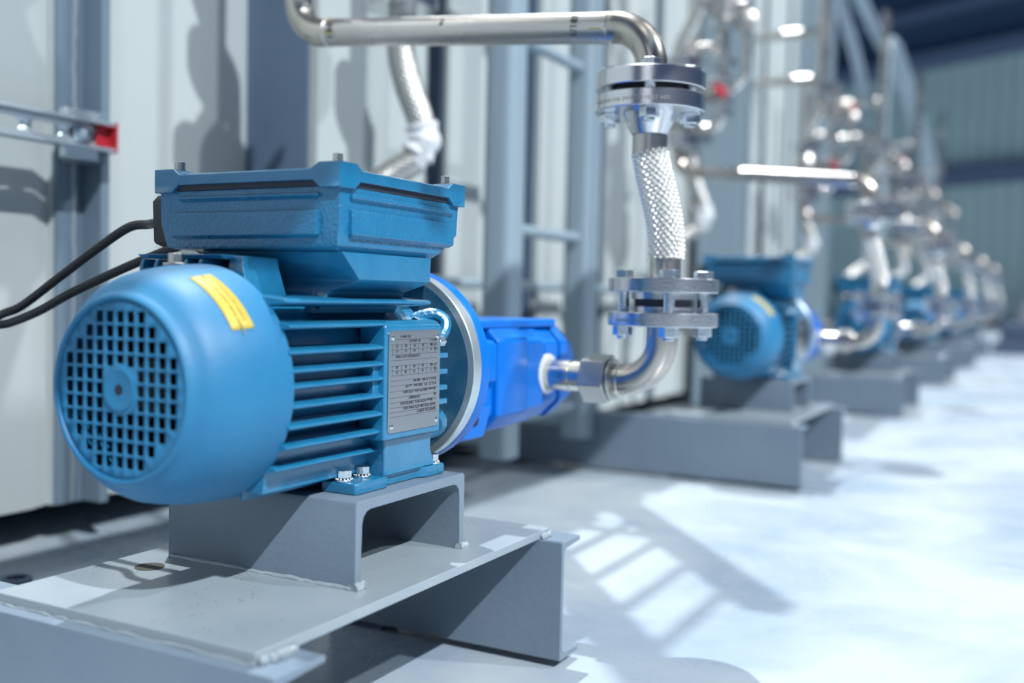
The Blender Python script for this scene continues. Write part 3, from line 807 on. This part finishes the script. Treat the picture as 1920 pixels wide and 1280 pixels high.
# white wrapped tag
wp = [Vector(p) for p in smooth_path([(-.397, 1.026, .384), (-.391, 1.028, .356), (-.401, 1.020, .328)], 6)]
g = G(); g.tube(wp, [.0295 + .0025 * math.sin(i * 1.3) for i in range(len(wp))], 24)
v = [(-.432, 1.005, .402), (-.418, 1.0, .372), (-.402, .998, .340), (-.375, 1.004, .322), (-.366, 1.008, .352), (-.392, .999, .362), (-.412, 1.0, .380)]
A = g.vs([Vector(p) for p in v]); B_ = g.vs([Vector(p) + Vector((0, .003, 0)) for p in v]); g.rings([A, B_])
g2 = [(-.395, .996, .318), (-.372, 1.0, .300), (-.362, 1.004, .345), (-.382, .998, .350)]
A = g.vs([Vector(p) for p in g2]); B_ = g.vs([Vector(p) + Vector((0, .003, 0)) for p in g2]); g.rings([A, B_])
finish('wrapped_tag', g, M['white'], su)['label'] = 'white paper tag wrapped round the hose'

# ------------------------------------------------------------------ cables
def cable(pts, r, label):
    g = G(); g.tube(smooth_path(pts, 10), r, 16)
    return tag(finish('power_cable', g, M['black']), label, 'cable', 'black cables from the foreground motor')
cable([(-.135, .185, .143), (-.160, .187, .1435), (-.185, .20, .1435), (-.214, .20, .1405), (-.262, .20, .118), (-.319, .20, .088), (-.38, .20, .056), (-.417, .20, .0445), (-.50, .22, .02), (-.62, .25, .0)], .0048, 'upper black cable curving from the terminal box gland to the left edge')
cable([(-.128, .215, .126), (-.150, .215, .124), (-.185, .210, .113), (-.235, .208, .097), (-.30, .20, .0715), (-.35, .20, .0515), (-.40, .202, .037), (-.43, .20, .031), (-.52, .22, .01), (-.62, .26, -.01)], .0048, 'lower black cable leaving the terminal box under the other one')

# ------------------------------------------------------------------ slotted strut rail on the tank wall
st = thing('slotted_rail', 'galvanised slotted strut rail with a red end cap, fixed to the tank wall', 'rail', (-.66, .3, .29))
RX0, RX1, RZ0, RZ1, RY0, RY1 = -.682, -.660, .2865, .3315, -.60, .572
bm = bmesh.new()
def loop2(pts):
    v = [bm.verts.new(p) for p in pts]
    for i in range(len(v)): bm.edges.new((v[i], v[(i + 1) % len(v)]))
g = G()
XB = RX0 + .002
loop2([(XB, RY0, RZ0), (XB, RY1, RZ0), (XB, RY1, RZ1), (XB, RY0, RZ1)])
yy = .528
slots = []
while yy > RY0 + .05:
    slots.append(yy); yy -= .066
zc = (RZ0 + RZ1) / 2
for sc in slots:
    L = .0150; r_ = .0095
    pts = [(XB, sc + L + r_ * math.cos(a), zc + r_ * math.sin(a)) for a in [(-PI / 2 + PI * i / 8) for i in range(9)]] + [(XB, sc - L - r_ * math.cos(a), zc - r_ * math.sin(a)) for a in [(-PI / 2 + PI * i / 8) for i in range(9)]]
    loop2(pts)
bmesh.ops.triangle_fill(bm, edges=bm.edges, use_beauty=True)
o = finish('slotted_back', bm, M['galv'], st); s_ = o.modifiers.new('thick', 'SOLIDIFY'); s_.thickness = .0025; s_.offset = 0
for zz, sgn in ((RZ0, 1), (RZ1, -1)):
    g = G(); prof = [(RX0, zz), (RX1 - .002, zz), (RX1, zz + .001 * sgn), (RX1, zz + .0055 * sgn), (RX1 - .005, zz + .0055 * sgn), (RX1 - .005, zz + .0035 * sgn), (RX1 - .0025, zz + .0035 * sgn), (RX1 - .0025, zz + .0025 * sgn), (RX0, zz + .0025 * sgn)]
    g.prism(prof, 'y', RY0, RY1); finish('rail_lip', g, M['galv'], st, .0006)
g = G(); g.box(RX0 - .001, RX1 + .001, RY1, RY1 + .004, RZ0 - .001, RZ1 + .001); g.box(RX0 + .004, RX1 - .001, RY1 - .020, RY1, RZ0 + .004, RZ0 + .008); g.box(RX0 + .004, RX1 - .001, RY1 - .020, RY1, RZ1 - .008, RZ1 - .004); g.box(RX0 + .004, RX0 + .008, RY1 - .024, RY1, RZ0 + .004, RZ1 - .004)
finish('end_cap', g, M['red'], st, .0008)['label'] = 'red plastic end cap'
g = G(); g.box(-.6995, -.683, .500, .560, .272, .346)
finish('mounting_clip', g, M['galv'], st, .002)
g = G(); g.cyl((RX0 + .003, .523, zc), (RX0 + .006, .523, zc), .0150, 28); g.hexa((RX0 + .006, .523, zc), (RX0 + .015, .523, zc), .0105, rot=.3); g.cyl((RX0 + .015, .523, zc), (RX0 + .021, .523, zc), .006, 16)
finish('rail_bolt', g, M['zinc'], st, .001)
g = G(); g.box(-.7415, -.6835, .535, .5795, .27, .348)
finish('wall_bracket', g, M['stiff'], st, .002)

# ------------------------------------------------------------------ ladder
la = thing('fixed_ladder', 'pale blue-grey steel ladder standing in front of the tank wall behind the pump', 'ladder', (-.35, 1.45, FLOOR))
LX, LY0, LY1 = -.35, 1.26, 1.640
for yy in (LY0, LY1):
    g = G(); g.prism(rrect(LX - .034, LX + .034, yy - .036, yy + .036, .02), 'z', -.245, 2.42)
    finish('side_rail', g, M['ladder'], la)
    g = G(); g.box(LX - .25, LX - .034, yy - .015, yy + .015, -.22, -.19); finish('wall_tie', g, M['ladder'], la)
    g = G(); g.box(LX - .25, LX - .034, yy - .015, yy + .015, 1.40, 1.43); finish('wall_tie', g, M['ladder'], la)
z = .215 - .385
while z < 2.42:
    g = G(); g.cyl((LX, LY0 + .03, z), (LX, LY1 - .03, z), .0125, 16); finish('rung', g, M['ladder'], la); z += .385
g = G(); g.cyl((-.545, .7, .106), (-.545, 3.0, .106), .012, 12)
for yy in (1.15, 1.9, 2.8): g.box(-.60, -.535, yy, yy + .02, .098, .114)
tag(finish('tank_pipe', g, M['ladder']), 'thin pale pipe running level along the tank wall behind the ladder', 'pipe')

# ------------------------------------------------------------------ the row of repeated units
S = 1.695
ordn = ['second', 'third', 'fourth', 'fifth', 'sixth']
for n in range(1, 6):
    dv = (-.010 * n, S * n, 0); o_ = ordn[n - 1]
    tail = {1: 'first one out of focus', 2: 'partly behind a steel pipe', 3: 'deep in the blurred row', 4: 'small and far down the row', 5: 'farthest one down the row'}[n]
    clone(skid, dv, 'grey steel pump skid, %s from the camera, %s' % (o_, tail))
    clone(mo, dv, 'blue electric motor, %s from the camera, %s' % (o_, tail))
    clone(pu, dv, 'bright blue gear pump, %s from the camera, %s' % (o_, tail))
    clone(el, dv, 'stainless outlet elbow, %s from the camera, %s' % (o_, tail))
    clone(ho, dv, 'short braided hose with flanges, %s from the camera, %s' % (o_, tail))
    clone(pp, dv, 'stainless delivery pipe, %s from the camera, %s' % (o_, tail))
    clone(va, dv, 'stainless valve stack with red levers, %s from the camera, %s' % (o_, tail), (slim_handle.name,) if n == 1 else ())
    clone(su, dv, 'long braided suction hose, %s from the camera, %s' % (o_, tail))

# tall grey columns against the tanks
def column(x, y_, w_, label):
    g = G(); tf = .012
    g.box(x - w_ / 2, x + w_ / 2, y_ - .06, y_ - .06 + tf, FLOOR, 1.66); g.box(x - w_ / 2, x + w_ / 2, y_ + .06 - tf, y_ + .06, FLOOR, 1.66); g.box(x - .006, x + .006, y_ - .06 + tf, y_ + .06 - tf, FLOOR, 1.66)
    t_ = thing('steel_column', label, 'column', (x, y_, FLOOR), 'steel columns between the tanks')
    finish('column_profile', g, M['ladder'], t_, .002)
    g = G(); g.box(x - w_ * .8, x + w_ * .8, y_ - .09, y_ + .09, FLOOR, FLOOR + .015); finish('foot_plate', g, M['grey'], t_)
column(-.48, 3.20, .16, 'pale grey steel column behind the second motor')
column(-.52, 4.90, .16, 'grey steel column behind the third motor')

# header pipes high over the row
def hdr(pts, r, label, m='ladder'):
    g = G(); g.tube(smooth_path(pts, 8), r, 16)
    return tag(finish('header_pipe', g, M[m]), label, 'pipe', 'sloping overhead pipes above the row')
hdr([(-.6, 3.6, 2.35), (-.6, 5.5, 2.15), (-.6, 6.467, 2.06), (-.6, 8.762, 1.87), (-.6, 9.8, 1.58), (-.6, 10.7, 1.27), (-.6, 11.0, .3)], .042, 'overhead pipe sloping down through the top right, farther of the pair')
hdr([(-.5, 3.4, 2.15), (-.5, 4.6, 1.97), (-.55, 5.571, 1.80), (-.6, 6.565, 1.611), (-.62, 6.9, 1.35), (-.62, 7.0, .6)], .036, 'overhead pipe dropping steeply beside the tall risers')
hdr([(-.47, 6.75, .5), (-.47, 6.8, 1.7), (-.47, 6.95, 1.86), (-.47, 7.187, 1.90), (-.47, 7.6, 1.85), (-.47, 9.6, 1.45), (-.47, 10.2, 1.2), (-.47, 10.5, .5)], .038, 'arched overhead pipe with a round bend at its top')

# added unseen tray above the frame, blocks light to the lower left floor
g = G(); g.box(.62, .95, -1.7, 1.35, 1.14, 1.145); g.box(.62, .624, -1.7, 1.35, 1.145, 1.20); g.box(.946, .95, -1.7, 1.35, 1.145, 1.20)
for yy in (-1.5, -.2, 1.1): g.box(.60, .97, yy, yy + .03, 1.12, 1.14); g.cyl((.61, yy + .015, 1.13), (.61, yy + .015, 3.2), .006, 8); g.cyl((.96, yy + .015, 1.13), (.96, yy + .015, 3.2), .006, 8)
tag(finish('shadow_tray', g, M['galv']), 'added unseen tray above the frame, shading the lower left floor', 'light blocker')

# far machine at the end of the row
fm = thing('floor_machine', 'dark slate machine base on the floor at the far end of the row', 'machine', (.6, 9.7, FLOOR))
g = G(); g.box(.12, 1.25, 9.2, 10.3, FLOOR, FLOOR + .10); finish('base', g, M['machine'], fm, .01)
g = G(); g.box(.18, 1.15, 9.3, 10.2, FLOOR + .10, FLOOR + .27); finish('housing', g, M['machine'], fm, .01)
g = G(); g.cyl((.35, 9.6, FLOOR + .27), (.35, 9.6, FLOOR + .42), .05, 20); g.cyl((.35, 9.6, FLOOR + .42), (.75, 9.6, FLOOR + .42), .035, 20); finish('pipe_stub', g, M['steel'], fm)
# pipe stub standing on the floor under the tank, left edge
g = G(); q = px_hit_y(30, 1082, .0); d_ = px_ray(30, 1085); t_ = (FLOOR + .02 - CAM_LOC[2]) / d_.z; q = Vector(CAM_LOC) + d_ * t_
g.lathe([(0, .020), (.022, .020), (.022, .014), (.004, .014)], (q.x, q.y, FLOOR), (0, 0, 1), 32)
tag(finish('floor_sleeve', g, M['machine']), 'short dark pipe sleeve standing on the shaded floor at the left edge', 'pipe')
